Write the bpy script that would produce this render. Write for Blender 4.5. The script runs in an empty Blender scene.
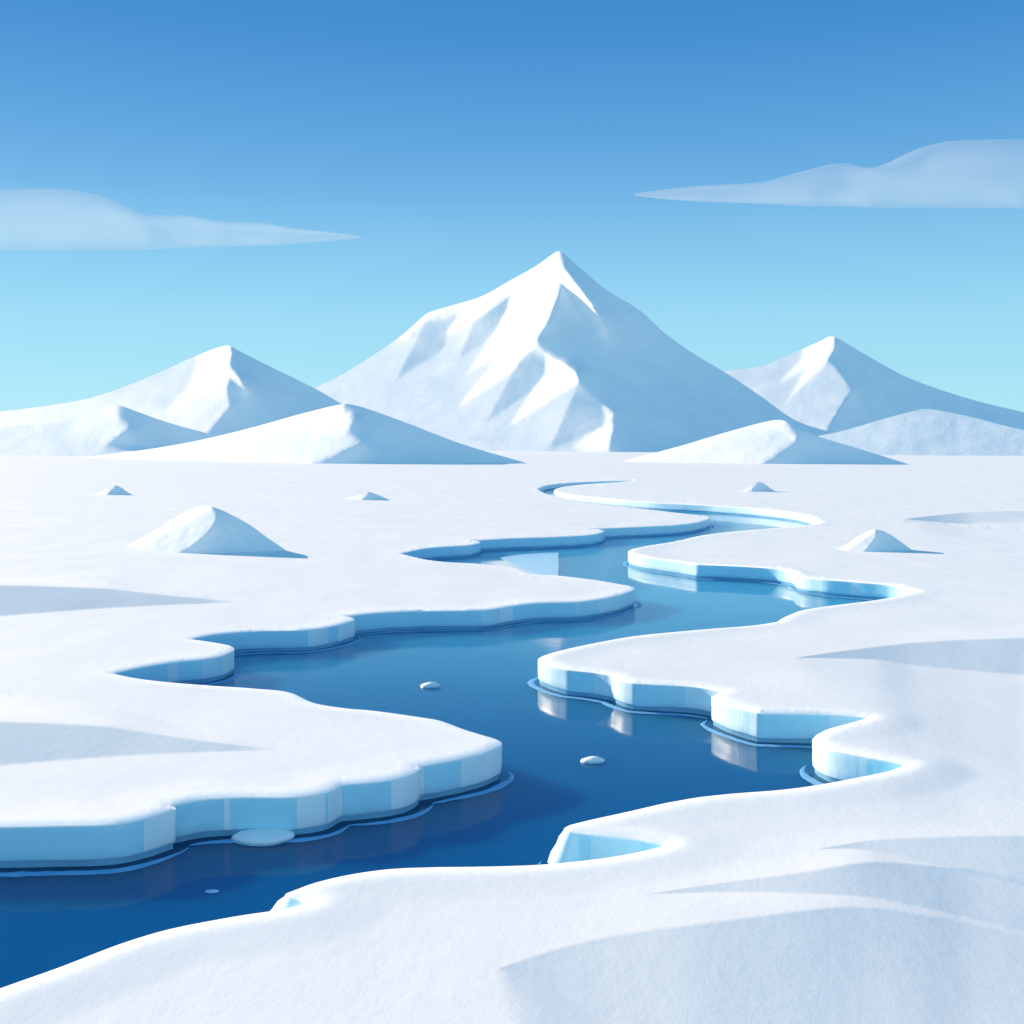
import bpy, math, random
import numpy as np
from mathutils import Vector, noise, kdtree
from mathutils.geometry import delaunay_2d_cdt

random.seed(7)
rng = np.random.default_rng(11)
C = bpy.context.scene.collection

# ------------------------------------------------------------------ the view
F = 1100.0            # focal length in pixels of the 1024 px frame
UH, VH = 512.0, 440.0 # principal column, horizon row
CZ = 20.0             # eye height above the water, metres
H = 2.0               # top of the sea ice above the water
SUN_EL, SUN_AZ = 18.0, 36.0   # elevation; degrees behind the left-hand side
el, az = math.radians(SUN_EL), math.radians(SUN_AZ)
L = Vector((-math.cos(el) * math.cos(az), math.cos(el) * math.sin(az), math.sin(el)))

def on_plane(u, v, z):
    d = (CZ - z) * F / (v - VH)
    return (u - UH) / F * d, d

def at_depth(u, v, d):
    return Vector(((u - UH) / F * d, d, CZ + (VH - v) / F * d))

# ------------------------------------------------------------------ helpers
def link(name, verts, faces, mat, parent=None, smooth=True):
    me = bpy.data.meshes.new(name)
    me.from_pydata([tuple(v) for v in verts], [], faces)
    me.update()
    if smooth:
        me.polygons.foreach_set('use_smooth', [True] * len(me.polygons))
    o = bpy.data.objects.new(name, me)
    if mat: me.materials.append(mat)
    C.objects.link(o)
    if parent: o.parent = parent
    return o

def tag(o, label=None, cat=None, group=None, kind=None):
    if label: o['label'] = label
    if cat: o['category'] = cat
    if group: o['group'] = group
    if kind: o['kind'] = kind
    return o

def catmull(pts, step):
    """smooth curve through the points, resampled about every step"""
    P = [np.array(p, float) for p in pts]
    if len(P) == 2:
        P = [P[0], P[0] * .5 + P[1] * .5, P[1]]
    Q = [2 * P[0] - P[1]] + P + [2 * P[-1] - P[-2]]
    out = []
    for i in range(1, len(Q) - 2):
        p0, p1, p2, p3 = Q[i - 1:i + 3]
        t0 = 0.0
        t1 = t0 + max(np.linalg.norm(p1 - p0), 1e-6) ** .5
        t2 = t1 + max(np.linalg.norm(p2 - p1), 1e-6) ** .5
        t3 = t2 + max(np.linalg.norm(p3 - p2), 1e-6) ** .5
        n = max(1, int(np.linalg.norm(p2 - p1) / step))
        for k in range(n):
            t = t1 + (t2 - t1) * k / n
            A1 = (t1 - t) / (t1 - t0) * p0 + (t - t0) / (t1 - t0) * p1
            A2 = (t2 - t) / (t2 - t1) * p1 + (t - t1) / (t2 - t1) * p2
            A3 = (t3 - t) / (t3 - t2) * p2 + (t - t2) / (t3 - t2) * p3
            B1 = (t2 - t) / (t2 - t0) * A1 + (t - t0) / (t2 - t0) * A2
            B2 = (t3 - t) / (t3 - t1) * A2 + (t - t1) / (t3 - t1) * A3
            out.append((t2 - t) / (t2 - t1) * B1 + (t - t1) / (t2 - t1) * B2)
    out.append(P[-1])
    return out

def inside(poly, X, Y):
    poly = np.array(poly, float)
    r = np.zeros(X.shape, bool)
    x0, y0 = poly[-1]
    for x1, y1 in poly:
        if y1 != y0:
            c = ((y1 > Y) != (y0 > Y)) & (X < (x0 - x1) * (Y - y1) / (y0 - y1) + x1)
            r ^= c
        x0, y0 = x1, y1
    return r

# ------------------------------------------------------------------ materials
def nodes(name):
    m = bpy.data.materials.new(name)
    m.use_nodes = True
    nt = m.node_tree
    b = nt.nodes['Principled BSDF']
    return m, nt, b

def N(nt, t, **kw):
    n = nt.nodes.new(t)
    for k, v in kw.items():
        if k.startswith('i_'):
            n.inputs[k[2:].replace('_', ' ')].default_value = v
        else:
            setattr(n, k, v)
    return n

def noise_node(nt, coord, scale, detail=5, rough=.6, stretch=None, typ='FBM'):
    vec = coord
    if stretch:
        mp = N(nt, 'ShaderNodeMapping')
        mp.inputs['Scale'].default_value = stretch
        nt.links.new(coord, mp.inputs['Vector'])
        vec = mp.outputs['Vector']
    n = N(nt, 'ShaderNodeTexNoise')
    n.inputs['Scale'].default_value = scale
    n.inputs['Detail'].default_value = detail
    n.inputs['Roughness'].default_value = rough
    nt.links.new(vec, n.inputs['Vector'])
    return n.outputs['Fac']

def snow_material(name, c0, c1, scale, bump, bump_dist, stretch=None, lip=False, sparkle=True):
    m, nt, b = nodes(name)
    geo = N(nt, 'ShaderNodeNewGeometry')
    pos = geo.outputs['Position']
    n1 = noise_node(nt, pos, scale, 6, .62, stretch)
    rmp = N(nt, 'ShaderNodeValToRGB')
    rmp.color_ramp.elements[0].position, rmp.color_ramp.elements[1].position = .35, .65
    rmp.color_ramp.elements[0].color = (*c0, 1)
    rmp.color_ramp.elements[1].color = (*c1, 1)
    nt.links.new(n1, rmp.inputs['Fac'])
    col = rmp.outputs['Color']
    if lip:   # whiter snow along the bank edges
        at = N(nt, 'ShaderNodeAttribute', attribute_name='edge_snow')
        mx = N(nt, 'ShaderNodeMix', data_type='RGBA')
        mx.inputs[7].default_value = (.97, .965, .96, 1)
        nt.links.new(at.outputs['Fac'], mx.inputs[0])
        nt.links.new(col, mx.inputs[6])
        col = mx.outputs[2]
    nt.links.new(col, b.inputs['Base Color'])
    b.inputs['Roughness'].default_value = .75
    b.inputs['Specular IOR Level'].default_value = .25
    n2 = noise_node(nt, pos, scale * 7, 8, .68, stretch)
    bp = N(nt, 'ShaderNodeBump')
    bp.inputs['Strength'].default_value = bump
    bp.inputs['Distance'].default_value = bump_dist
    nt.links.new(n2, bp.inputs['Height'])
    nt.links.new(bp.outputs['Normal'], b.inputs['Normal'])
    return m

M_field = snow_material('packed_snow', (.82, .825, .82), (.88, .88, .865), .16, .27, .09, (1, .6, 1), lip=True)
M_peak = snow_material('mountain_snow', (.86, .885, .905), (.93, .945, .955), .02, .30, 1.3, (1, 1, 1.3))
M_mound = snow_material('drift_snow', (.88, .89, .90), (.95, .95, .95), .5, .35, .06)

def ice_material():
    m, nt, b = nodes('cliff_ice')
    geo = N(nt, 'ShaderNodeNewGeometry')
    at = N(nt, 'ShaderNodeAttribute', attribute_name='pale_ice')
    n1 = noise_node(nt, geo.outputs['Position'], .8, 5, .6, (1.4, 1.4, .35))
    add = N(nt, 'ShaderNodeMath', operation='MULTIPLY_ADD')
    add.inputs[1].default_value = .45
    nt.links.new(n1, add.inputs[0]); nt.links.new(at.outputs['Fac'], add.inputs[2])
    sub = N(nt, 'ShaderNodeMath', operation='SUBTRACT', use_clamp=True)
    sub.inputs[1].default_value = .22
    nt.links.new(add.outputs[0], sub.inputs[0])
    r = N(nt, 'ShaderNodeValToRGB')
    e = r.color_ramp.elements
    e[0].position, e[0].color = 0, (.48, .83, .97, 1)
    e[1].position, e[1].color = 1, (.97, .985, .99, 1)
    nt.links.new(sub.outputs[0], r.inputs['Fac'])
    wet = N(nt, 'ShaderNodeAttribute', attribute_name='wet')
    mw = N(nt, 'ShaderNodeMix', data_type='RGBA'); mw.inputs[7].default_value = (.26, .58, .80, 1)
    nt.links.new(wet.outputs['Fac'], mw.inputs[0]); nt.links.new(r.outputs['Color'], mw.inputs[6])
    nt.links.new(mw.outputs[2], b.inputs['Base Color'])
    b.inputs['Roughness'].default_value = .38
    b.inputs['IOR'].default_value = 1.31
    n2 = noise_node(nt, geo.outputs['Position'], 3.0, 7, .6, (1, 1, .45))
    bp = N(nt, 'ShaderNodeBump'); bp.inputs['Strength'].default_value = .35; bp.inputs['Distance'].default_value = .05
    nt.links.new(n2, bp.inputs['Height']); nt.links.new(bp.outputs['Normal'], b.inputs['Normal'])
    return m
M_ice = ice_material()

def plain_ice(name, c0, c1, rough=.35, scale=2.5):
    m, nt, b = nodes(name)
    geo = N(nt, 'ShaderNodeNewGeometry')
    n1 = noise_node(nt, geo.outputs['Position'], scale, 5, .6)
    r = N(nt, 'ShaderNodeValToRGB')
    e = r.color_ramp.elements
    e[0].position, e[0].color = .35, (*c0, 1)
    e[1].position, e[1].color = .65, (*c1, 1)
    nt.links.new(n1, r.inputs['Fac']); nt.links.new(r.outputs['Color'], b.inputs['Base Color'])
    b.inputs['Roughness'].default_value = rough
    bp = N(nt, 'ShaderNodeBump'); bp.inputs['Strength'].default_value = .3; bp.inputs['Distance'].default_value = .04
    nt.links.new(n1, bp.inputs['Height']); nt.links.new(bp.outputs['Normal'], b.inputs['Normal'])
    return m
M_ripple = plain_ice('ripple', (.12, .36, .66), (.18, .44, .72), .5, 1.2)  # brightness of the water ripple put into the strip's colour
M_float = plain_ice('floating_ice', (.26, .54, .76), (.38, .64, .82))
M_thin = plain_ice('thin_sheet_ice', (.36, .66, .86), (.46, .73, .90), .3, .6)

def water_material():
    m, nt, b = nodes('sea_water')
    geo = N(nt, 'ShaderNodeNewGeometry')
    # base colour lightens with distance, standing in for reflected sky
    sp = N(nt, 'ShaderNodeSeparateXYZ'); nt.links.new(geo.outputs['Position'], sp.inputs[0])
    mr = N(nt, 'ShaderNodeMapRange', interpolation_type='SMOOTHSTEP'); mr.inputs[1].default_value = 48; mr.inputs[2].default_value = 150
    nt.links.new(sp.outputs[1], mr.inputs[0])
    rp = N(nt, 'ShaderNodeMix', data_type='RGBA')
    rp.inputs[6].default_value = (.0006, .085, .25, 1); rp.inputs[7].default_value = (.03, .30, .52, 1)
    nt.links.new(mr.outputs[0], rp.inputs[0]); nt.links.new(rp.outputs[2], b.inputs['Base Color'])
    b.inputs['Roughness'].default_value = .06
    b.inputs['IOR'].default_value = 1.333
    b.inputs['Specular Tint'].default_value = (.30, .74, 1, 1)
    b.inputs['Subsurface Weight'].default_value = 1.0      # light spreads far inside clear sea water
    b.inputs['Subsurface Radius'].default_value = (1, 1, 1)
    b.inputs['Subsurface Scale'].default_value = 20.0
    n1 = noise_node(nt, geo.outputs['Position'], .9, 4, .55, (1, .55, 1))
    bp = N(nt, 'ShaderNodeBump'); bp.inputs['Strength'].default_value = .10; bp.inputs['Distance'].default_value = .05
    nt.links.new(n1, bp.inputs['Height']); nt.links.new(bp.outputs['Normal'], b.inputs['Normal'])
    return m
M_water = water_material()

def cloud_material():
    m, nt, b = nodes('cloud_vapour')
    nt.nodes.remove(b)
    out = nt.nodes['Material Output']
    geo = N(nt, 'ShaderNodeNewGeometry')
    n1 = noise_node(nt, geo.outputs['Position'], .0032, 6, .55, (1, 1, 2.2))
    mr = N(nt, 'ShaderNodeMapRange'); mr.inputs[1].default_value = .3; mr.inputs[2].default_value = .75
    mr.inputs[3].default_value = .11; mr.inputs[4].default_value = .135
    nt.links.new(n1, mr.inputs[0])
    tr = N(nt, 'ShaderNodeBsdfTransparent')
    di = N(nt, 'ShaderNodeBsdfDiffuse'); di.inputs[0].default_value = (.92, .90, .82, 1)
    tl = N(nt, 'ShaderNodeBsdfTranslucent'); tl.inputs[0].default_value = (.92, .90, .82, 1)
    mx = N(nt, 'ShaderNodeMixShader'); mx.inputs[0].default_value = .5
    nt.links.new(di.outputs[0], mx.inputs[1]); nt.links.new(tl.outputs[0], mx.inputs[2])
    m2 = N(nt, 'ShaderNodeMixShader')
    nt.links.new(mr.outputs[0], m2.inputs[0]); nt.links.new(tr.outputs[0], m2.inputs[1]); nt.links.new(mx.outputs[0], m2.inputs[2])
    nt.links.new(m2.outputs[0], out.inputs['Surface'])
    return m
M_cloud = cloud_material()

# ------------------------------------------------------------------ the channel banks (top edge of the ice, seen from the camera)
# each entry: name of stretch, list of smooth runs (runs meet at a corner)
BANK = [
 ('a', [[(-420,800),(-300,812),(-150,821),(-40,826),(59,825),(115,823),(150,816),(176,808)],
        [(176,808),(174,805.5),(170,805)],
        [(170,805),(200,799),(240,796.5),(297,796),(328,791),(342,784)],
        [(342,784),(391,779),(411,774),(421,768)], [(421,768),(420,766.5),(417,766)],
        [(417,766),(440,762),(461,758),(485,752),(501,745)],
        [(501,745),(502,742),(495,738)],
        [(495,738),(465,729),(440,720),(420,716.5),(373,710),(345,707.5),(313,702),(290,692),(255,688),(211,685),(173,682),(138,678),(113,673)]]),
 ('b', [[(113,673),(140,667),(179,661),(202,659),(223,655),(234,650)], [(234,650),(234,647.5),(230,645)],
        [(230,645),(220,643),(208,641),(191,638.7)]]),
 ('c', [[(191,638.7),(208,635),(236,632),(261,630.6),(308,629.4),(329,626.5),(344,623),(355,619.5)], [(355,619.5),(352,617),(345.5,616)],
        [(345.5,616),(373,613),(411,611),(452,610.4),(487,609.4),(510,606),(534,603),(582,601.2),(617,595.5),(634,590)],
        [(634,590),(635,588),(629,585.5)],
        [(629,585.5),(597,580),(559,575.5),(529,573),(517,568.5),(482,564),(446,561.8),(423,558.8),(400.6,553.3)]]),
 ('d', [[(400.6,553.3),(426,548.2),(455,546),(470,545),(480.8,542.5)], [(480.8,542.5),(479,541),(471.5,540.6)],
        [(471.5,540.6),(505,538.6),(552,537),(588,535),(600,533),(605,531)], [(605,531),(601,529.5),(591,529)],
        [(591,529),(641,526.8),(676,525),(699,522),(710,518.6)], [(710,518.6),(710.5,517),(702,515.5)],
        [(702,515.5),(676,512.6),(632,507.3),(594,503),(564.5,498),(544,492.8),(537.5,488.9)]]),
 ('e', [[(537.5,488.9),(544,485.9),(564.5,483.2),(597,481.5),(633.4,480.5)]]),
 ('f', [[(633.4,480.5),(617,482.3),(588,484.2),(561.5,487.2),(554,490),(564.5,493.7),(600,498.2),(646.5,502.3),(717,506),(764,509.5),(800,514),(813,517.5),(820.6,522)]]),
 ('g', [[(820.6,522),(809,525),(777,527.8),(738,531),(703,535),(676,541),(646.5,545.8),(632,549)], [(632,549),(628,551),(629,553)],
        [(629,553),(640,556),(652,558),(676,561.3),(698,564.6)],
        [(698,564.6),(734,566),(778,569),(793,571.5)], [(793,571.5),(797,575),(820,579),(856,582),(897,586),(916.7,591.4)]]),
 ('h', [[(916.7,591.4),(897,596),(870,600.5),(826,606),(800,610.5),(791,614)], [(791,614),(782,618),(777,621.5)], [(777,621.5),(753,625),(709,628.5),(676,631.4),(632,636),(588,644),(559,650.5),(544,655)],
        [(544,655),(538,658.5),(540,661)],
        [(540,661),(553,666),(567,669.5)],[(567,669.5),(594,672.4),(610,675)],[(610,675),(622,680),(634,683)],
        [(634,683),(660,684.3),(685,685.6),(705,688),(722.7,691.5)], [(722.7,691.5),(716,693.5),(711.5,696.5)],
        [(711.5,696.5),(723,702),(743,708.5),(759,712.6)],
        [(759,712.6),(797,713.2),(829,714),(856,715.8),(868,717.4)]]),
 ('i', [[(868,717.4),(844,724),(826.5,729),(816,734.4)], [(816,734.4),(812.4,738.5),(817,743)],
        [(817,743),(828,748),(867,756.5),(891,760.8),(906,763.7)]]),
 ('j', [[(906,763.7),(891,769.6),(856,777),(812,785),(777,789.3),(734,792.6),(699,796.3),(680,799.5),(664,802.5),(629,810.5),(588,819.5),(570,824)], [(570,824),(564,827.5),(570,831)],
        [(570,831),(594,834),(632,838),(665.6,844)]]),
 ('k', [[(665.6,844),(646,849.4),(611,856),(553,862.6),(515,864.7),(476,865.6),(430,866.2),(390,868),(350,873.5),(314,882),(296,888.5)], [(296,888.5),(285,893.5),(288,896)],
        [(288,896),(298,898.5),(307,902)]]),
 ('l', [[(307,902),(290,906.5),(270,910),(249,913),(226,916.8),(167,928.5),(123,941.7),(94,952.5),(64.6,964),(0,987),(-120,1030),(-260,1085),(-420,1150)]]),
]
LIGHT = [ # whiter bands of ice: u range, v range of the top edge, amount
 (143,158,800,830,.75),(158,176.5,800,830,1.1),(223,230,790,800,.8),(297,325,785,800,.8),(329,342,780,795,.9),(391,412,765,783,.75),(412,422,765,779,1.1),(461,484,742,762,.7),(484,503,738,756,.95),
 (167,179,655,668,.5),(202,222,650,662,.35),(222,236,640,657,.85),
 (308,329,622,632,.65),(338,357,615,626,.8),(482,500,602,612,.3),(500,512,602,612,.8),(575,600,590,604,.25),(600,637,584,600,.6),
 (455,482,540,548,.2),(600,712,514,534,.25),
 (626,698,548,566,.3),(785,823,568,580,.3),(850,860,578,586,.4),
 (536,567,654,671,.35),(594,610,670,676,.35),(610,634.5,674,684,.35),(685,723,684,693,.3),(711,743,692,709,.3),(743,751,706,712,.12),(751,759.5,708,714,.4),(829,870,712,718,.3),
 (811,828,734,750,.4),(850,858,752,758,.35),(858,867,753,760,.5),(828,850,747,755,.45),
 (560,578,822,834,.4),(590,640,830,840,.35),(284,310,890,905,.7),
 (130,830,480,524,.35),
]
STEP = 3.0
loop, stretches = [], []
for name, runs in BANK:
    pts = []
    for r in runs:
        c = catmull(r, STEP)
        pts += c if not pts else c[1:]
    stretches.append((name, pts))
    loop += pts if not loop else pts[1:]
outer = [(-420, 1330), (1900, 1330), (1900, 440.7), (-900, 440.7), (-900, 800)]
# the snow reaches far past the frame on both sides
loop_px = [tuple(p) for p in loop]
poly_px = loop_px + [(-900, 1330)] + outer[1:]

bank_w = np.array([on_plane(u, v, H) for u, v in loop_px])
kd = kdtree.KDTree(len(bank_w))
for i, p in enumerate(bank_w): kd.insert((p[0], p[1], 0), i)
kd.balance()
seg_d = lambda x, y: kd.find((x, y, 0))[2]

def right_normals(W):
    W = np.asarray(W)
    T = np.zeros_like(W)
    T[1:-1] = W[2:] - W[:-2]; T[0] = W[1] - W[0]; T[-1] = W[-1] - W[-2]
    T /= np.maximum(np.linalg.norm(T, axis=1, keepdims=True), 1e-9)
    return np.stack([T[:, 1], -T[:, 0]], 1)

bank_n = right_normals(bank_w)

# ------------------------------------------------------------------ wind drifts on the plain: crest and foot lines, lee slope in degrees, windward length factor
DRIFTS = [ # (crest, foot, lee slope, windward length, height of the crest or None when it grows with the lee slope)
 ([(-200,580),(59,587),(110,588.5),(150,594),(200,598.5),(252,602)], [(-200,632),(59,612),(110,608),(180,604.5),(252,602)], 11, 2.5, None),
 ([(-200,716),(59,723),(110,726),(150,733),(200,741),(285,750)], [(-200,782),(59,760),(130,755),(220,751.5),(285,750)], 11, 2.2, None),
 ([(797,658),(830,653),(870,648),(910,643.5),(965,640),(1150,632)], [(797,658.2),(880,660),(905,665),(965,671),(1150,684)], 9, 9, .18),
 ([(905,519),(935,515),(965,512.5),(1150,507)], [(905,519.2),(940,522.5),(965,524),(1150,529)], 5, 20, .12),
 ([(820,850),(870,841),(965,834),(1060,829),(1200,822)], [(820,850.3),(862,850.5),(885,856),(965,873),(1060,892),(1200,910)], 8, 6, .14),
 ([(650,896),(700,888),(760,880),(815,873),(872,861),(965,858),(1060,870),(1200,890)], [(650,896.3),(750,895),(857,900),(965,915),(1060,930),(1200,950)], 8, 5, .14),
 ([(500,968),(570,945),(640,932),(700,925),(780,913),(857,901),(965,905),(1060,920),(1200,940)], [(500,968.3),(540,984),(600,1015),(700,1045),(857,1075),(965,1085),(1060,1090),(1200,1100)], 6.5, 6, .2),
]
drift_fn, drift_lines, drift_keep = [], [], []
for crest, foot, deg, wf, ch in DRIFTS:
    cu, cv = np.array(crest, float).T
    fu, fv = np.array(foot, float).T
    us = np.linspace(max(cu[0], fu[0]), min(cu[-1], fu[-1]), 200)
    vc, vf = np.interp(us, cu, cv), np.interp(us, fu, fv)
    k = np.hanning(33)[1:-1]; k /= k.sum()
    sm = lambda a: np.convolve(np.pad(a, 15, mode='reflect', reflect_type='odd'), k, 'valid')
    vc, vf = sm(vc), sm(vf)
    vf = np.maximum(vf, vc + .01)
    s = math.tan(math.radians(deg))
    if ch is None:      # a ridge that stands on the plain: foot level, crest raised
        Df = (CZ - H) * F / (vf - VH)
        Dc = np.maximum((CZ - H + s * Df) / ((vc - VH) / F + s), Df + .01)
        t = np.clip((us[-1] - us) / 60, 0, 1)
        hc = s * (Dc - Df) * t * t * (3 - 2 * t)
    else:               # a step down: crest level, the ground falls away below it
        t = np.clip((us - us[0]) / 220, 0, 1)
        hc = ch * t * t * (3 - 2 * t)
        Dc = (CZ - H - hc) * F / (vc - VH)
        Df = np.minimum((CZ - H - hc + s * Dc) / ((vf - VH) / F + s), Dc - .01)
    hf = np.zeros_like(hc) if ch is None else hc - s * (Dc - Df)
    wl = wf * (Dc - Df) if ch is None else wf * np.ones_like(Dc)
    drift_fn.append((us, Dc, Df, hc, hf, wl))
    de = np.minimum(.10 * (Dc - Df) + .02, Dc * .0035)
    for y in (Dc + 2 * de, Dc + de, Dc, Dc - de, Dc * .7 + Df * .3, Dc * .3 + Df * .7, Df + de, Df, Df - de, Df - 2 * de):
        drift_lines.append(list(zip(us, VH + F * (CZ - H) / y)))
    drift_keep.append((us, Dc + 2.6 * de, Df - 2.6 * de))

def drift_height(x, y):
    u = UH + F * x / y
    h = np.zeros_like(x)
    for us, Dc, Df, hc, hf, wl in drift_fn:
        dc, df, a, b, l = [np.interp(u, us, q) for q in (Dc, Df, hc, hf, wl)]
        ok = (u > us[0]) & (u < us[-1])
        w = np.clip(1 - (y - dc) / np.maximum(l, .5), 0, 1)
        w = w * w * (3 - 2 * w) * .4 + w * .6
        lee = b + (a - b) * np.clip((y - df) / (dc - df), 0, 1)
        back = b * np.exp(-np.maximum(df - y, 0) * .06 / np.maximum(np.abs(b), .02))
        out = np.ones_like(u)            # drifts die out beyond the sides of the view
        if us[-1] > 1100: out = np.minimum(out, np.clip((us[-1] - 5 - u) / 130, 0, 1))
        if us[0] < -100: out = np.minimum(out, np.clip((u - us[0] - 5) / 130, 0, 1))
        h += out * out * (3 - 2 * out) * np.where(ok, np.where(y > dc, a * w, np.where(y > df, lee, back)), 0)
    return np.maximum(h, -1.5)

# ------------------------------------------------------------------ the snow field
def build_field():
    pts = []
    v = 441.2
    while v < 1330:
        dv = 1.2 if v < 470 else (2.6 if v < 560 else 4.0)
        infr = v < 1080
        u = -880.0
        while u < 1880:
            core = -70 < u < 1094 and infr
            du = (5.0 if v > 540 else 6.0) if core else 26.0
            pts.append((u + random.uniform(-.4, .4) * du, v + random.uniform(-.35, .35) * dv))
            u += du
        v += dv if infr else 10
    P = np.array(pts)
    ok = inside(poly_px, P[:, 0], P[:, 1])
    P = P[ok]
    D = (CZ - H) * F / (P[:, 1] - VH)
    W = np.stack([(P[:, 0] - UH) / F * D, D], 1)
    ds = np.array([seg_d(*w) for w in W])
    P, W = P[ds > .5], W[ds > .5]
    clear = np.ones(len(P), bool)
    for us, a, b in drift_keep:      # the drifts bring their own points
        clear &= ~((P[:, 0] > us[0]) & (P[:, 0] < us[-1]) & (W[:, 1] < np.interp(P[:, 0], us, a)) & (W[:, 1] > np.interp(P[:, 0], us, b)))
    P = P[clear]
    rings = []
    for off in (.12, .3, .6, 1.1, 1.8, 2.8):
        Q = bank_w - bank_n * off
        keep = np.array([seg_d(*q) for q in Q]) > off * .93
        Q = Q[keep]
        keep = Q[:, 1] > 5
        Q = Q[keep]
        uv = np.stack([UH + F * Q[:, 0] / Q[:, 1], VH + F * (CZ - H) / Q[:, 1]], 1)
        uv = uv[inside(poly_px, uv[:, 0], uv[:, 1])]
        rings.append(uv)
    P = np.concatenate([P] + rings)
    verts = [Vector(p) for p in poly_px]
    n0 = len(verts)
    faces = [list(range(n0))]
    edges = []
    for ln in drift_lines:
        A = np.array(ln)
        ok = inside(poly_px, A[:, 0], A[:, 1])
        prev = None
        for p, o in zip(ln, ok):
            if o:
                verts.append(Vector(p))
                if prev is not None: edges.append((prev, len(verts) - 1))
                prev = len(verts) - 1
            else:
                prev = None
    verts += [Vector(p) for p in P]
    r = delaunay_2d_cdt(verts, edges, faces, 1, 1e-4)
    V = np.array([tuple(p) for p in r[0]])
    D = (CZ - H) * F / (V[:, 1] - VH)
    X = (V[:, 0] - UH) / F * D
    d = np.array([seg_d(x, y) for x, y in zip(X, D)])
    fade = np.clip(d / 4.0, 0, 1); fade = fade * fade * (3 - 2 * fade)
    z = H + drift_height(X, D) * fade
    t = np.clip(d / .45, 0, 1)
    z -= .05 * (1 - t) ** 2
    z += .07 * np.clip(d / .8, 0, 1) * np.clip((3.4 - d) / 2.4, 0, 1)
    und = np.array([noise.fractal((x * .045, y * .03, 3.1), 1, 2, 3) for x, y in zip(X, D)])
    near = np.clip(1.15 - D / 420, .0, 1)
    z += und * .10 * fade * near
    fs = [tuple(f) for f in r[2]]
    o = link('snow_field', np.stack([X, D, z], 1), fs, M_field)
    a = o.data.attributes.new('edge_snow', 'FLOAT', 'POINT')
    e = np.clip((1.5 - d) / .7, 0, 1)
    a.data.foreach_set('value', e.astype(np.float32))
    return o
field = tag(build_field(), 'flat white snow plain split by a winding blue channel', kind='structure')

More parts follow.
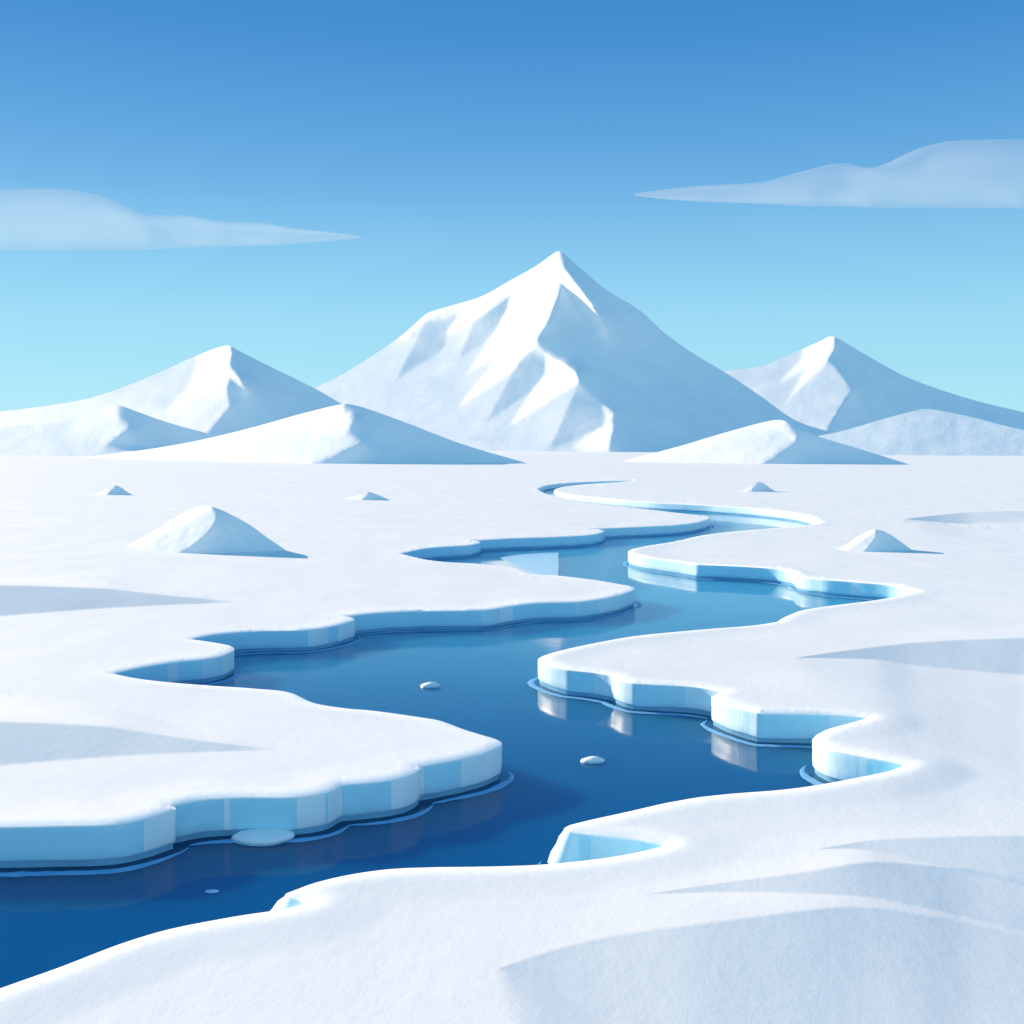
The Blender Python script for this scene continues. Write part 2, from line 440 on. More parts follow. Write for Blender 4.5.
# ------------------------------------------------------------------ ice cliffs below the banks
LEAN = [(565, 828, 10, .75), (287, 895, 14, 1.3)]
for name, pts in stretches:
    W = np.array([on_plane(u, v, H) for u, v in pts])
    nrm = right_normals(W)
    n = len(W)
    s = np.concatenate([[0], np.cumsum(np.linalg.norm(np.diff(W, axis=0), axis=1))])
    lean = np.zeros(n)
    for (lu, lv, rad, amt) in LEAN:
        dd = np.hypot(np.array(pts)[:, 0] - lu, np.array(pts)[:, 1] - lv)
        lean = np.maximum(lean, amt * np.clip(1.6 - dd / rad, 0, 1))
    rows = [(H - .05, .0, 0.), (H - .12, .01, .0), (H - .42, .02, .3), (1.25, .0, .5), (.85, .02, .8), (.42, .0, 1.), (.32, -.05, 1.), (.26, -.12, .6), (-.5, -.16, .6)]
    verts, faces, pale_vals, wet = [], [], [], []
    rs = hash(name) % 1 + ord(name) * 3.7
    flute = np.array([noise.noise((q * .55, rs, 0)) * .07 + noise.noise((q * 2.2, rs, 5)) * .03 for q in s])
    for z, off, lw in rows:
        amt = (0 if z > H - .2 else min(1, (H - z) / 1.0)) if z > .3 else .3
        rough = np.array([noise.noise((q * .8, z * 1.1, rs)) * .05 for q in s]) * amt
        P = W + nrm * (off + flute * amt + rough + lean * lw)[:, None]
        zz = z + (np.array([noise.noise((q * .35, rs, 9)) for q in s]) * .07 if 0 < z < .6 else 0)
        zz = np.broadcast_to(zz, (n,))
        verts += [(P[i, 0], P[i, 1], zz[i]) for i in range(n)]
    R = len(rows)
    for k in range(R - 1):
        for i in range(n - 1):
            faces.append((k * n + i, (k + 1) * n + i, (k + 1) * n + i + 1, k * n + i + 1))
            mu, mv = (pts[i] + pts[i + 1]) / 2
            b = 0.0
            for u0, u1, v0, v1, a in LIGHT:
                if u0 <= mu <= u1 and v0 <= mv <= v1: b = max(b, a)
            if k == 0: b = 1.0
            wet.append(1.0 if k >= R - 3 else 0.0)
            pale_vals.append(b)
    o = link('ice_cliff', verts, faces, M_ice, field)
    a = o.data.attributes.new('pale_ice', 'FLOAT', 'FACE')
    a.data.foreach_set('value', np.array(pale_vals, np.float32))
    a = o.data.attributes.new('wet', 'FLOAT', 'FACE')
    a.data.foreach_set('value', np.array(wet, np.float32))
    # pale ripple line along the cliff foot, its brightness put in the colour
    def ribbon(o1, o2):
        runs, cur = [], []
        for i in range(n):
            q = W[i] + nrm[i] * ((o1 + o2) / 2 + lean[i])
            good = nrm[i][1] < .55 and kd.find((q[0], q[1], 0))[2] > (o1 + o2) / 2 * .9 and W[i][1] < 330
            if good: cur.append(i)
            else:
                if len(cur) > 8: runs.append(cur)
                cur = []
        if len(cur) > 8: runs.append(cur)
        vs, fs = [], []
        for run in runs:
            Lr = s[run[-1]] - s[run[0]]
            base = len(vs)
            for i in run:
                e = min(s[i] - s[run[0]], s[run[-1]] - s[i])
                tp = max(.03, min(1, e / 2.2)) ** .6
                wob = noise.noise((s[i] * .4, rs, 2)) * .10
                mid, hw = (o1 + o2) / 2 + wob + lean[i], (o2 - o1) / 2 * tp * (1 + .35 * noise.noise((s[i] * 1.3, rs, 4)))
                for off, z in ((-hw, -.02), (-hw * .5, .03), (hw * .4, .035), (hw, -.02)):
                    p = W[i] + nrm[i] * (mid + off)
                    vs.append((p[0], p[1], z))
            for j in range(len(run) - 1):
                for c in range(3):
                    a0 = base + j * 4 + c
                    fs.append((a0, a0 + 1, a0 + 5, a0 + 4))
        return vs, fs
    vs, fs = ribbon(.30, .98)
    if fs: link('ripple_line', vs, fs, M_ripple, o)

# ------------------------------------------------------------------ water
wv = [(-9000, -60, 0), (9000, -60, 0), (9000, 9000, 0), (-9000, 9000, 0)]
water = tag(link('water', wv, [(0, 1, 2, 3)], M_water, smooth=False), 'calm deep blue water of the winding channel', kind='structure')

# ------------------------------------------------------------------ mountains, hills and mounds: a relief solved from the slope of each face
def poisson(ex, ey):
    """least-squares height whose steps along the two axes follow ex and ey (mirrored borders)"""
    h, w = ex.shape[0], ex.shape[1] + 1
    b = np.zeros((h, w))
    b[:, 1:] += ex; b[:, :-1] -= ex
    b[1:, :] += ey; b[:-1, :] -= ey
    m = np.concatenate([np.concatenate([b, b[:, ::-1]], 1), np.concatenate([b[::-1], b[::-1, ::-1]], 1)], 0)
    f = np.fft.rfft2(m)
    ky = 2 - 2 * np.cos(2 * np.pi * np.arange(2 * h) / (2 * h)); kx = 2 - 2 * np.cos(2 * np.pi * np.arange(w + 1) / (2 * w))
    e = ky[:, None] + kx[None, :]; e[0, 0] = 1
    f /= e; f[0, 0] = 0
    return np.fft.irfft2(f, m.shape)[:h, :w]

def solve(GX, GZ, TX_, TZ_, step, iters=60):
    """relief whose faces catch the sun as the wanted slopes would: alternate between the slopes and a true surface.
    TX_, TZ_: sideways and upward tangent of the line of sight at each point"""
    lx, ly, lz = L
    T = (GX * lx - ly + GZ * lz) / np.sqrt(1 + GX * GX + GZ * GZ)
    k = np.clip(1 / np.maximum(1 - TX_ * GX - TZ_ * GZ, .3), .5, 2)
    GX, GZ = GX * k, GZ * k
    TX, TZ = GX.copy(), GZ.copy()
    cx, cz = lx - TX_ * ly, lz - TZ_ * ly
    for it in range(iters):
        r = poisson((TX[:, 1:] + TX[:, :-1]) / 2 * step, -(TZ[1:] + TZ[:-1]) / 2 * step)
        AX, AZ = np.zeros_like(r), np.zeros_like(r)
        AX[:, 1:-1] = (r[:, 2:] - r[:, :-2]) / 2; AX[:, 0] = r[:, 1] - r[:, 0]; AX[:, -1] = r[:, -1] - r[:, -2]
        AZ[1:-1] = (r[:-2] - r[2:]) / 2; AZ[0] = r[0] - r[1]; AZ[-1] = r[-2] - r[-1]
        AX /= step; AZ /= step
        a, b = AX * .94 + GX * .06, AZ * .94 + GZ * .06
        for _ in range(2):
            w = 1 + TX_ * a + TZ_ * b
            n2 = w * w + a * a + b * b; n1 = np.sqrt(n2)
            I = (a * cx + b * cz - ly) / n1
            da = cx / n1 - I * (a + w * TX_) / n2; db = cz / n1 - I * (b + w * TZ_) / n2
            dT = np.where((T < 0) & (I < -.04), 0, np.where(T < 0, -.08 - I, T - I))
            g2 = da * da + db * db + .02
            a = a + np.clip(dT * da / g2, -.6, .6); b = b + np.clip(dT * db / g2, -.6, .6)
        TX, TZ = np.clip(a, -3, 3), np.clip(b, -.5, 4)
    return r

def relief(name, sky, bottom, regions, anchor, D0, mat, px=2.0, sp=4.0, rough=1.0, rfreq=.02, base=(0, 1.2), zfloor=-6, back=1.3, soft=1, wander=.8):
    """sky: skyline left to right; bottom: row of the lowest edge; regions: (polygon, gx, gz), later ones win"""
    sky = catmull(sky, sp * .8)
    us = np.array([p[0] for p in sky]); vs = np.array([p[1] for p in sky])
    outline = [tuple(p) for p in sky]
    bot = [(u, bottom) for u in np.arange(us[-1], us[0] - .01, -sp * 2)]
    if abs(bot[-1][0] - us[0]) > .5: bot.append((us[0], bottom))
    poly = outline + [tuple(p) for p in bot]
    u0, u1, v0, v1 = us.min() - 6 * px, us.max() + 6 * px, vs.min() - 6 * px, bottom + 6 * px
    gu, gvv = np.meshgrid(np.arange(u0, u1, px), np.arange(v0, v1, px))
    # wander the region edges a little so that no line is ruler-straight
    GX = np.full(gu.shape, base[0], float); GZ = np.full(gu.shape, base[1], float)
    wu = np.zeros(gu.shape); wv_ = np.zeros(gu.shape)
    fr = 1 / (px * 7)
    for idx in np.ndindex(gu.shape):
        nv = noise.noise_vector((gu[idx] * fr, gvv[idx] * fr, 1.7))
        wu[idx], wv_[idx] = nv[0], nv[1]
    QX, QV = gu + wu * px * wander, gvv + wv_ * px * wander
    for pg, gx, gz in regions:
        mk = inside(pg, QX, QV)
        GX[mk] = gx; GZ[mk] = gz
    for _ in range(soft):
        for G in (GX, GZ):
            G[1:-1, 1:-1] = (G[1:-1, 1:-1] * 4 + G[:-2, 1:-1] + G[2:, 1:-1] + G[1:-1, :-2] + G[1:-1, 2:]) / 8
    r = solve(GX, GZ, (gu - UH) / F, (VH - gvv) / F, 1.0)
    def samp(u, v):
        x = np.clip((np.asarray(u) - u0) / px, 0, gu.shape[1] - 1.001); y = np.clip((np.asarray(v) - v0) / px, 0, gu.shape[0] - 1.001)
        i, j = x.astype(int), y.astype(int); fx, fy = x - i, y - j
        return (r[j, i] * (1 - fx) + r[j, i + 1] * fx) * (1 - fy) + (r[j + 1, i] * (1 - fx) + r[j + 1, i + 1] * fx) * fy
    r0 = samp(np.array([anchor[0]]), np.array([anchor[1]]))[0]
    # triangulate
    gu2, gv2 = np.meshgrid(np.arange(us.min(), us.max(), sp), np.arange(vs.min(), bottom, sp))
    P = np.stack([gu2.ravel(), gv2.ravel()], 1) + rng.uniform(-.38, .38, (gu2.size, 2)) * sp
    P = P[inside(poly, P[:, 0], P[:, 1])]
    sk = np.interp(P[:, 0], us, vs)
    P = P[(P[:, 1] > sk + sp * .45) & (P[:, 1] < bottom - sp * .4)]
    verts = [Vector(p) for p in poly]
    edges = []
    for pg, gx, gz in regions:
        A = np.array(catmull(list(pg) + [pg[0]], sp * .8)) if False else np.array(list(pg) + [pg[0]], float)
        dense = []
        for a_, b_ in zip(A[:-1], A[1:]):
            k = max(1, int(np.hypot(*(b_ - a_)) / (sp * .8)))
            dense += [a_ + (b_ - a_) * t / k for t in range(k)]
        dense = np.array(dense)
        ok = inside(poly, dense[:, 0], dense[:, 1]) & (dense[:, 1] > np.interp(dense[:, 0], us, vs) + sp * .3) & (dense[:, 1] < bottom - sp * .3)
        verts += [Vector(p) for p, o in zip(dense, ok) if o]
    verts += [Vector(p) for p in P]
    res = delaunay_2d_cdt(verts, edges, [list(range(len(poly)))], 1, sp * .05)
    V = np.array([tuple(p) for p in res[0]])
    D = D0 * np.exp((samp(V[:, 0], V[:, 1]) - r0) * px / F)
    out = []
    for (u, v), d in zip(V, D):
        p = at_depth(u, v, d)
        f = noise.fractal((p.x * rfreq, p.y * rfreq, p.z * rfreq * 1.5), .9, 2.1, 5)
        out.append(at_depth(u, v, d + f * rough))
    fs = [tuple(f) for f in res[2]]
    # far side: falls away behind the skyline
    idx = [min(range(len(V)), key=lambda k: (V[k][0] - p[0]) ** 2 + (V[k][1] - p[1]) ** 2) for p in outline]
    prev = []
    for q in idx:
        out.append(out[q].copy()); prev.append(len(out) - 1)
    for t in (.2, .5, .8, 1.0):
        row = []
        for q in idx:
            p = out[q]
            hgt = max(p.z - zfloor, 0)
            w = noise.fractal((p.x * rfreq, t * 3, p.z * rfreq), .9, 2.1, 4) * rough * 3 * (1 - t)
            out.append(Vector((p.x * (1 + .0 * t) + w, p.y + hgt * back * (t ** 1.1), p.z - hgt * t)))
            row.append(len(out) - 1)
        for a in range(len(idx) - 1):
            if prev[a] != prev[a + 1]:
                fs.append((prev[a], prev[a + 1], row[a + 1], row[a]))
        prev = row
    org = Vector(at_depth(*anchor, D0)); org.z = 0
    o = link(name, [p - org for p in out], fs, mat)
    o.location = org
    return o

GM, GB, GP = (-.67, 1.2), (-1.25, 1.4), (-.45, 1.0)
GS, GS2 = (.6, 1.05), (.1, 1.85)
# --- the great central mountain
main_sky = [(215,440),(270,412),(318,386.5),(343,374),(369,358),(404,333.5),(427,313.5),(436,310),(455,304.5),(482,296),(510,280.5),(535,266.5),(557,251.5),
            (560,251),(578,266),(604,288),(640,310.5),(666,334),(695,354.5),(727,373.5),(762,397),(797,421),(838,434),(885,448),(945,466),(990,476)]
regs = [
 ([(150,200),(620,200),(620,500),(150,500)], *GM),
 ([(300,480),(300,440),(420,445),(520,440),(612,440),(660,480)], -.46, 1.9),
 ([(562,240),(500,270),(440,300),(424,308),(395,338),(405,338),(427,320),(459,315),(446,333),(474,321),(510,296),(508,306),(497,328),(468,372),(501,354),(458,407.5),(510,373),(534,347),(546,324),(562,285),(566,272)], *GB),
 ([(427,320),(459,315),(446.7,332.8),(444.8,345.5),(435,356),(396,379.6)], *GP),
 ([(510,295.7),(508,306),(497.5,328),(484,343.5),(459.4,358),(474,321)], *GP),
 ([(531.8,349.4),(546.4,357),(545.4,374.8),(528.8,394),(487,420.7),(519,361)], *GP),
 ([(545,353),(564,363),(576.7,373),(579.6,381.6),(544.5,404),(509,425.5),(529,396),(545.4,375)], *GB),
 ([(577.7,384.5),(600.6,404),(606,417.7),(603.5,425.5),(548.8,451.8)], *GP),
 ([(600.6,404),(612,410),(616,419),(612,435),(608,451),(596,455),(570,448),(603.5,426),(606,417.7)], -1.0, 1.5),
 ([(559,235),(559,251),(562,263),(566,273),(561,285.3),(558,297),(546.4,324),(537.6,336),(536.8,342),(544.5,353.3),(564,363),(575.7,371),(580.6,385.5),(591,396),(605,405),(614,412),(616,420),(612,435),(608,451),(621,455),(645,500),(1010,500),(1010,235)], *GS),
 ([(622,332),(634,344),(648,359),(700,394),(775,440),(720,475),(640,475),(612,440),(614,412),(660,434),(690,436),(640,405),(610,372.7),(657,397)], *GS2),
 ([(565,270),(580.5,289.8),(591.4,303.5),(600.5,321),(605.5,340),(587,318),(561.5,284)], -1.7, 1.2),
]
tag(relief('mountain', main_sky, 484, regs, (614, 452), 1650, M_peak, 1.25, 2.3, 1.3, .012, GM, soft=0, wander=.5), 'tallest snowy mountain with its left face lit and right face in blue shade', 'mountain', kind='structure')
# --- mountain on the left
sky = [(-230,436),(-80,420),(0,411.5),(59,404),(94,397),(129,385),(167,369),(196,356),(220,347),(229,345.7),(237.5,350),(267,365),(314,388),(342,404),(392,432)]
regs = [
 ([(-300,300),(240,300),(240,500),(-300,500)], *GM),
 ([(229,335),(200,350),(198,366),(188,388),(167,413),(228.7,379),(230,372),(232,355)], *GB),
 ([(229,335),(229.5,346),(231.7,354.5),(228,367.7),(230,378),(226,388),(231,406),(208,432),(190,500),(450,500),(450,335)], *GS),
 ([(229,366),(239,378),(249,391),(229,379)], -1.1, 1.2),
]
tag(relief('mountain', sky, 484, regs, (208, 432), 1400, M_peak, 1.4, 2.6, 1.2, .014, GM, soft=0, wander=.6), 'lower snowy mountain at the left of the tall peak', 'mountain', kind='structure')
# --- mountain on the right
sky = [(600,440),(660,400),(700,380),(724,371.5),(759,366.8),(791,354),(820,341),(831,336.2),(839,339),(867,355.5),(908,377.5),(965,397.5),(1010,409),(1080,425),(1210,441)]
regs = [
 ([(560,300),(850,300),(850,500),(560,500)], *GM),
 ([(833,328),(800,345),(803,352),(800,361.5),(778,383.5),(806,369),(785.5,402.6),(826.5,363),(836,347),(836,336)], *GB),
 ([(834,328),(835,337),(834.7,347),(826.5,361.5),(835,367),(853,389),(828,426),(820,500),(1300,500),(1300,328)], *GS),
]
tag(relief('mountain', sky, 484, regs, (828, 426), 2050, M_peak, 1.4, 2.6, 1.5, .010, GM, soft=0, wander=.6), 'snowy mountain at the right behind a low white hill', 'mountain', kind='structure')
# --- low hills
sky = [(-260,447),(-100,436),(0,427.5),(59,421),(94,409),(117,405),(122,406),(138,412),(173,424),(210,434),(262,450),(330,466)]
regs = [
 ([(-300,380),(200,380),(200,500),(-300,500)], -.66, 1.3),
 ([(-300,440),(400,446),(400,500),(-300,500)], -.42, 2.2),
 ([(118,395),(119,406),(117,416),(130.6,427),(105.7,446),(210,449),(330,470),(400,470),(400,395)], .45, 1.0),
]
tag(relief('hill', sky, 476, regs, (106, 446), 1230, M_peak, 2.0, 4.0, 1.2, .03, (-.6, 1.2)), 'low snow hill under the left mountain', 'hill', kind='structure')
sky = [(60,462),(110,454),(150,449),(200,440),(250,428),(310,411.5),(345,404),(354,405),(371,410),(407,423),(462,444),(530,464),(570,476)]
regs = [
 ([(0,380),(350,380),(350,500),(0,500)], -1.05, 1.7),
 ([(100,470),(200,452),(290,435),(350,424),(360,440),(300,480),(100,490)], -.75, 1.8),
 ([(349,390),(342,409),(354,413),(356,420.5),(346.6,432),(364,441.5),(314,464),(290,490),(620,490),(620,390)], .2, .95),
 ([(350,428),(365,435),(400,447),(455,466),(440,490),(290,490),(314,464),(364,441.5)], .15, 1.5),
]
tag(relief('hill', sky, 480, regs, (330, 464), 838, M_peak, 2.0, 3.6, 1.0, .03, (-.7, 1.5)), 'long low snow hill in front of the tall mountain, its left end sunlit', 'hill', kind='structure')
sky = [(560,474),(615,463),(634,458),(680,446),(720,434),(760,423),(776,420),(785,421),(795,428),(820,437),(860,449),(905,463),(940,474)]
regs = [
 ([(500,380),(820,380),(820,500),(500,500)], -1.1, 1.7),
 ([(620,470),(700,449),(770,432),(795,436),(790,450),(760,480),(620,484)], -.75, 1.8),
 ([(783,405),(786,421),(794,432),(797,440),(785,450),(763,464),(740,490),(1000,490),(1000,405)], .05, .95),
 ([(797,441),(850,466),(840,490),(740,490),(763,464)], .15, 1.5),
]
tag(relief('hill', sky, 480, regs, (770, 462), 832, M_peak, 2.0, 3.6, 1.0, .03, (-.7, 1.5)), 'smooth white snow ridge with a short blue shaded end at the right', 'hill', kind='structure')
sky = [(740,458),(800,440),(844,430.5),(885,418.5),(914,411),(927,409),(944,411.5),(965,415.5),(1010,427),(1070,440),(1160,458),(1200,470)]
regs = [
 ([(700,380),(1250,380),(1250,500),(700,500)], -.52, 1.5),
 ([(925,395),(927,409),(915,420),(897,436),(870,455),(860,500),(1250,500),(1250,395)], -.42, 1.5),
]
tag(relief('hill', sky, 480, regs, (890, 458), 1300, M_peak, 2.0, 4.0, 1.0, .03, (-.5, 1.5)), 'pale rounded snow hill below the right mountain', 'hill', kind='structure')

# ------------------------------------------------------------------ snow mounds on the plain
def mound(sky, bottom, regs, anchor, label, px, sp, rough, rfreq):
    D0 = on_plane(anchor[0], anchor[1], H)[1]
    o = relief('snow_mound', sky, bottom, regs, anchor, D0, M_mound, px, sp, rough, rfreq, (-.7, 1.0), zfloor=H - .6, back=1.5, soft=1)
    return tag(o, label, 'snow mound', 'snow mounds on the plain')

big = [([(100,490),(230,490),(230,580),(100,580)], -.66, 1.2),
       ([(100,560),(113,545),(160,515),(205,498),(212,507),(190,520),(160,535),(137,553),(100,575)], -1.3, 1.5),
       ([(209,498),(211,507),(217,514),(216,520),(209,532),(196,543),(178,554),(168,566),(300,566),(300,498)], .45, .85)]
mound([(104,557),(113,552.5),(140,539),(160,527),(180,515),(195,508),(207,506),(216,508),(232,515),(250,525),(268,538),(285,549.5),(292,555)], 560, big, (178, 553),
      'largest snow mound, with a broad blue shaded side', .8, 1.7, .10, .35)
rm = [([(820,520),(885,520),(885,570),(820,570)], -.75, 1.2),
      ([(825,560),(850,540),(874,524),(876,531),(860,542),(845,553),(830,566)], -1.3, 1.5),
      ([(875,524),(876,531),(876,536),(872,543),(863,552),(856,562),(930,562),(930,524)], .45, .85)]
mound([(828,554),(838,549.5),(850,542),(862,534),(872,530),(878,529.6),(886,532),(897,539),(910,548.5),(916,553)], 558, rm, (863, 551.5),
      'medium snow mound on the right bank beyond a pointed inlet', .5, 1.2, .07, .4)
def small(x0, xa, xt, x1, ya, yb, label):
    rg = [([(x0-8,ya-8),(xt+2,ya-8),(xt+2,yb+8),(x0-8,yb+8)], -.85, 1.3),
          ([(xa,ya-8),(xa,ya),(xa-1,ya+3),(xt,yb),(xt-2,yb+8),(x1+9,yb+8),(x1+9,ya-8)], .45, .85)]
    mound([(x0-2,yb+1),(x0+3,yb-1),(x0+(xa-x0)*.5,ya+(yb-ya)*.45),(xa-3,ya+.8),(xa+1,ya),(xa+6,ya+1.6),(xa+(x1-xa)*.6,ya+(yb-ya)*.55),(x1,yb),(x1+3,yb+1.2)], yb+3, rg, (xt, yb-.3), label, .4, .9, .08, .3)
small(93, 115, 106, 133, 485.6, 495.2, 'small snow mound far behind the largest mound')
small(340, 369, 361, 391, 492, 500.3, 'low snow mound on the plain before the long front hill, right of the largest mound')
small(738, 758, 750, 777, 482, 492, 'small snow mound beyond the far bend of the channel')

# ------------------------------------------------------------------ drifting ice
def ice_chunk(u, v, w_px, h_px, label, cap=True, seed=1, flat=1.0):
    x, d = on_plane(u, v, 0)
    m = d / F
    w, h = w_px * m / 2, h_px * m * flat
    root = bpy.data.objects.new('ice_chunk', None); C.objects.link(root)
    root.location = (x, d, 0); root.empty_display_size = .3
    tag(root, label, 'ice chunk', 'ice chunks drifting on the channel')
    nseg = 28
    def dome(name, rows, mat):
        vs, fs = [], []
        for rr, zz in rows:
            for k in range(nseg):
                a = 2 * math.pi * k / nseg
                q = 1 + .16 * noise.noise((math.cos(a) * 1.3, math.sin(a) * 1.3, seed * 3.1)) + .05 * noise.noise((math.cos(a) * 4, math.sin(a) * 4, seed * 1.7 + zz))
                skew = .16 * w * zz / max(h, .01)
                vs.append((math.cos(a) * w * rr * q + skew, math.sin(a) * w * .62 * rr * q, zz + .03 * h * noise.noise((math.cos(a) * 2, math.sin(a) * 2, seed + rr * 3))))
        for r_ in range(len(rows) - 1):
            for k in range(nseg):
                fs.append((r_ * nseg + k, r_ * nseg + (k + 1) % nseg, (r_ + 1) * nseg + (k + 1) % nseg, (r_ + 1) * nseg + k))
        c = len(rows) - 1
        fs.append(tuple(c * nseg + k for k in range(nseg)))
        return link(name, vs, fs, mat, root)
    dome('ice_base', [(.85, -.3 * h - .05), (1.0, -.02), (1.0, .10 * h), (.95, .24 * h), (.8, .30 * h)], M_float)
    if cap:
        dome('snow_cap', [(.95, .16 * h), (1.02, .27 * h), (.94, .52 * h), (.66, .74 * h), (.42, .90 * h), (.2, .97 * h), (.06, h)], M_mound)
    return root
ice_chunk(262, 838.5, 64, 9, 'largest floating ice chunk, white topped, against the near left ice cliff', seed=1)
ice_chunk(430, 687, 20, 5, 'farther of the two small white ice chunks, behind the near left tongue of snow', seed=2)
ice_chunk(592, 762, 23, 5.5, 'nearer of the two small white ice chunks, in the open middle of the channel', seed=3)
ice_chunk(212, 891.5, 13, 3, 'thin bare ice fleck alone on the darkest near water', cap=False, seed=4)

def ice_sheet():
    px = [(500,557.5),(520,554.5),(545,552.8),(558.5,552.6),(558.8,565),(558.3,577),(545,577),(530,572),(515,566)]
    W = [on_plane(u, v, 0.03) for u, v in px]
    cx = sum(p[0] for p in W) / len(W); cy = sum(p[1] for p in W) / len(W)
    n = len(W)
    vs = [(x - cx, y - cy, -.06) for x, y in W] + [(x - cx, y - cy, .03) for x, y in W] + [((x - cx) * .99, (y - cy) * .99, .05) for x, y in W]
    fs = [tuple(range(2 * n, 3 * n))[::-1]]
    for r_ in (0, 1):
        for k in range(n): fs.append((r_ * n + k, r_ * n + (k + 1) % n, (r_ + 1) * n + (k + 1) % n, (r_ + 1) * n + k))
    o = link('ice_sheet', vs, fs, M_thin, smooth=False); o.location = (cx, cy, 0)
    tag(o, 'thin pale sheet of new ice on the water behind the middle left bank', 'ice sheet')
ice_sheet()

# ------------------------------------------------------------------ clouds
def cloud(top, bot, depth, thick, label):
    tu, tv = np.array(catmull(top, 6)).T
    bu, bv = np.array(catmull(bot, 6)).T
    us = np.linspace(max(tu[0], bu[0]), min(tu[-1], bu[-1]), 90)
    T, B = np.interp(us, tu, tv), np.interp(us, bu, bv)
    B = np.maximum(B, T + .15)
    K = 20
    vs, fs = [], []
    ctr = at_depth(us.mean(), (T.min() + B.max()) / 2, depth)
    for u, t, b in zip(us, T, B):
        hm = (b - t)
        for k in range(K):
            a = 2 * math.pi * k / K
            cz_ = math.cos(a)
            v = (t + b) / 2 - hm / 2 * (abs(cz_) ** .8 * (1 if cz_ > 0 else -1))
            wd = thick * min(1, (hm / 40)) ** .7 * math.sin(a)
            wd *= 1 + .12 * noise.noise((u * .012, v * .02, math.sin(a) * .5))
            p = at_depth(u, v, depth)          # the front and back share one height, as a real bank of cloud
            vs.append((p.x - ctr.x, p.y + wd - ctr.y, p.z - ctr.z))
    n = len(us)
    for i in range(n - 1):
        for k in range(K):
            fs.append((i * K + k, i * K + (k + 1) % K, (i + 1) * K + (k + 1) % K, (i + 1) * K + k))
    fs.append(tuple(range(K))); fs.append(tuple(range((n - 1) * K, n * K))[::-1])
    o = link('cloud', vs, fs, M_cloud); o.location = ctr
    return tag(o, label, 'cloud', 'thin clouds', kind='thing')
cloud([(-170,243),(-100,222),(-30,203),(30,197),(58,196),(84,196.3),(111,200.4),(135,210.6),(156,219.5),(180,221),(204,221),(228,225),(272,227),(299,231.5),(330,234),(361,236.9)],
      [(-170,244.5),(58,245.5),(152,244),(255,242.4),(361,237.3)], 4200, 320, 'flat pale cloud low at the left, tapering to the right')
cloud([(634,194.2),(688,190),(757,186.5),(784,180),(825,172.4),(845,175.5),(858,175.8),(873,171.3),(904,156.6),(934,150),(965,148.4),(1000,150),(1060,163),(1120,180),(1200,198)],
      [(634,194.7),(688,197.6),(757,199.4),(859,201),(965,201.4),(1200,200)], 4200, 320, 'higher pale cloud at the right with a long thin left point')

# ------------------------------------------------------------------ camera, sun, sky
cam = bpy.data.cameras.new('camera')
cam.sensor_width = 36; cam.lens = F / 1024 * 36
cam.shift_y = -(512 - VH) / 1024
cam.clip_start = .5; cam.clip_end = 60000
co = bpy.data.objects.new('camera', cam); C.objects.link(co)
co.location = (0, 0, CZ); co.rotation_euler = (math.pi / 2, 0, 0)
bpy.context.scene.camera = co

sun = bpy.data.lights.new('sun', 'SUN')
sun.energy = 4.3; sun.angle = math.radians(.5); sun.color = (1, .79, .57)
so = bpy.data.objects.new('sun', sun); C.objects.link(so)
so.rotation_euler = L.to_track_quat('Z', 'Y').to_euler()
so.location = (-200, 100, 200)

w = bpy.data.worlds.new('World'); bpy.context.scene.world = w
w.use_nodes = True
nt = w.node_tree
bg = nt.nodes['Background']
sky = nt.nodes.new('ShaderNodeTexSky')
sky.sky_type = 'NISHITA'; sky.sun_disc = False
sky.sun_elevation = el
sky.sun_rotation = math.atan2(L.x, L.y)
sky.altitude = 0; sky.air_density = 1.0; sky.dust_density = .0; sky.ozone_density = 3.0
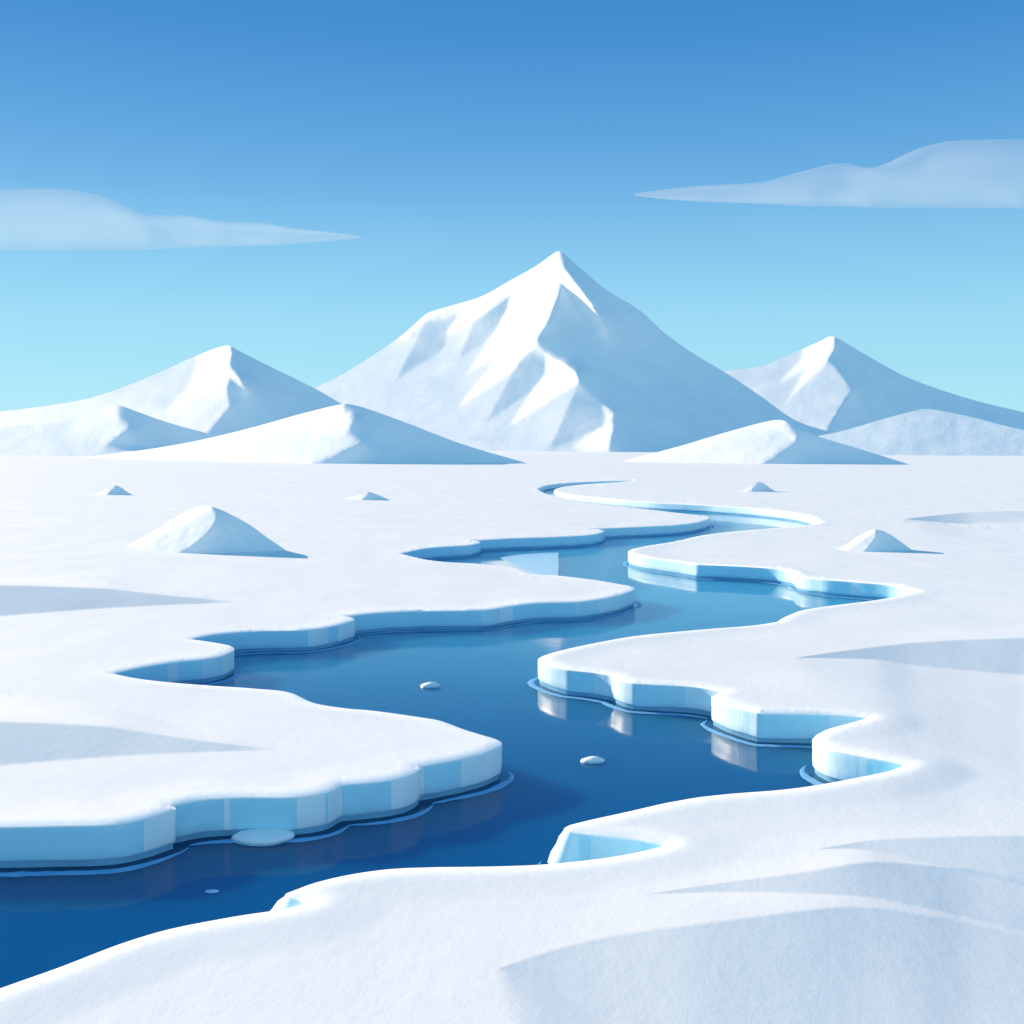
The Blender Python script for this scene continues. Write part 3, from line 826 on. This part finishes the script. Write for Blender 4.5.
# polar summer air: the clear blue overhead pales to cyan towards the horizon, evenly all round
tc = nt.nodes.new('ShaderNodeTexCoord'); sx = nt.nodes.new('ShaderNodeSeparateXYZ')
nt.links.new(tc.outputs['Generated'], sx.inputs[0])
rp = nt.nodes.new('ShaderNodeValToRGB')
EXPO, STR = .9, .15
kk = 1 / (2 ** EXPO * STR)
STOPS = [(0, (.40, .77, .92)), (.055, (.36, .735, .90)), (.126, (.285, .64, .87)), (.213, (.16, .45, .77)), (.327, (.06, .28, .64)), (.43, (.05, .25, .60)), (.62, (.10, .33, .63)), (1, (.12, .36, .66))]  # last stops, above the view, lifted for extra ambient light
rp.color_ramp.interpolation = 'CARDINAL'
el_ = rp.color_ramp.elements
while len(el_) < len(STOPS): el_.new(.5)
for e, (p, c) in zip(el_, STOPS):
    e.position = p; e.color = (*[x * kk / 10 for x in c], 1)
nt.links.new(sx.outputs[2], rp.inputs[0])
sc10 = nt.nodes.new('ShaderNodeVectorMath'); sc10.operation = 'SCALE'; sc10.inputs['Scale'].default_value = 10
nt.links.new(rp.outputs[0], sc10.inputs[0])
# sky behind the viewer brightened and whitened: added fill for the shaded ice cliffs
bk = nt.nodes.new('ShaderNodeMapRange'); bk.inputs[1].default_value = -.15; bk.inputs[2].default_value = -.9
nt.links.new(sx.outputs[1], bk.inputs[0])
back_fill = nt.nodes.new('ShaderNodeMix'); back_fill.data_type = 'RGBA'; back_fill.blend_type = 'MULTIPLY'
back_fill.inputs[7].default_value = (2.0, 1.55, 1.25, 1)
nt.links.new(bk.outputs[0], back_fill.inputs[0]); nt.links.new(sc10.outputs[0], back_fill.inputs[6])
mixs = nt.nodes.new('ShaderNodeMix'); mixs.data_type = 'RGBA'; mixs.inputs[0].default_value = .96
nt.links.new(sky.outputs[0], mixs.inputs[6]); nt.links.new(back_fill.outputs[2], mixs.inputs[7])
nt.links.new(mixs.outputs[2], bg.inputs[0])
bg.inputs[1].default_value = STR

sc = bpy.context.scene
sc.view_settings.view_transform = 'Standard'; sc.view_settings.look = 'None'
sc.view_settings.exposure = EXPO; sc.view_settings.gamma = 1
sc.cycles.use_denoising = True
sc.cycles.max_bounces = 8; sc.cycles.transparent_max_bounces = 16
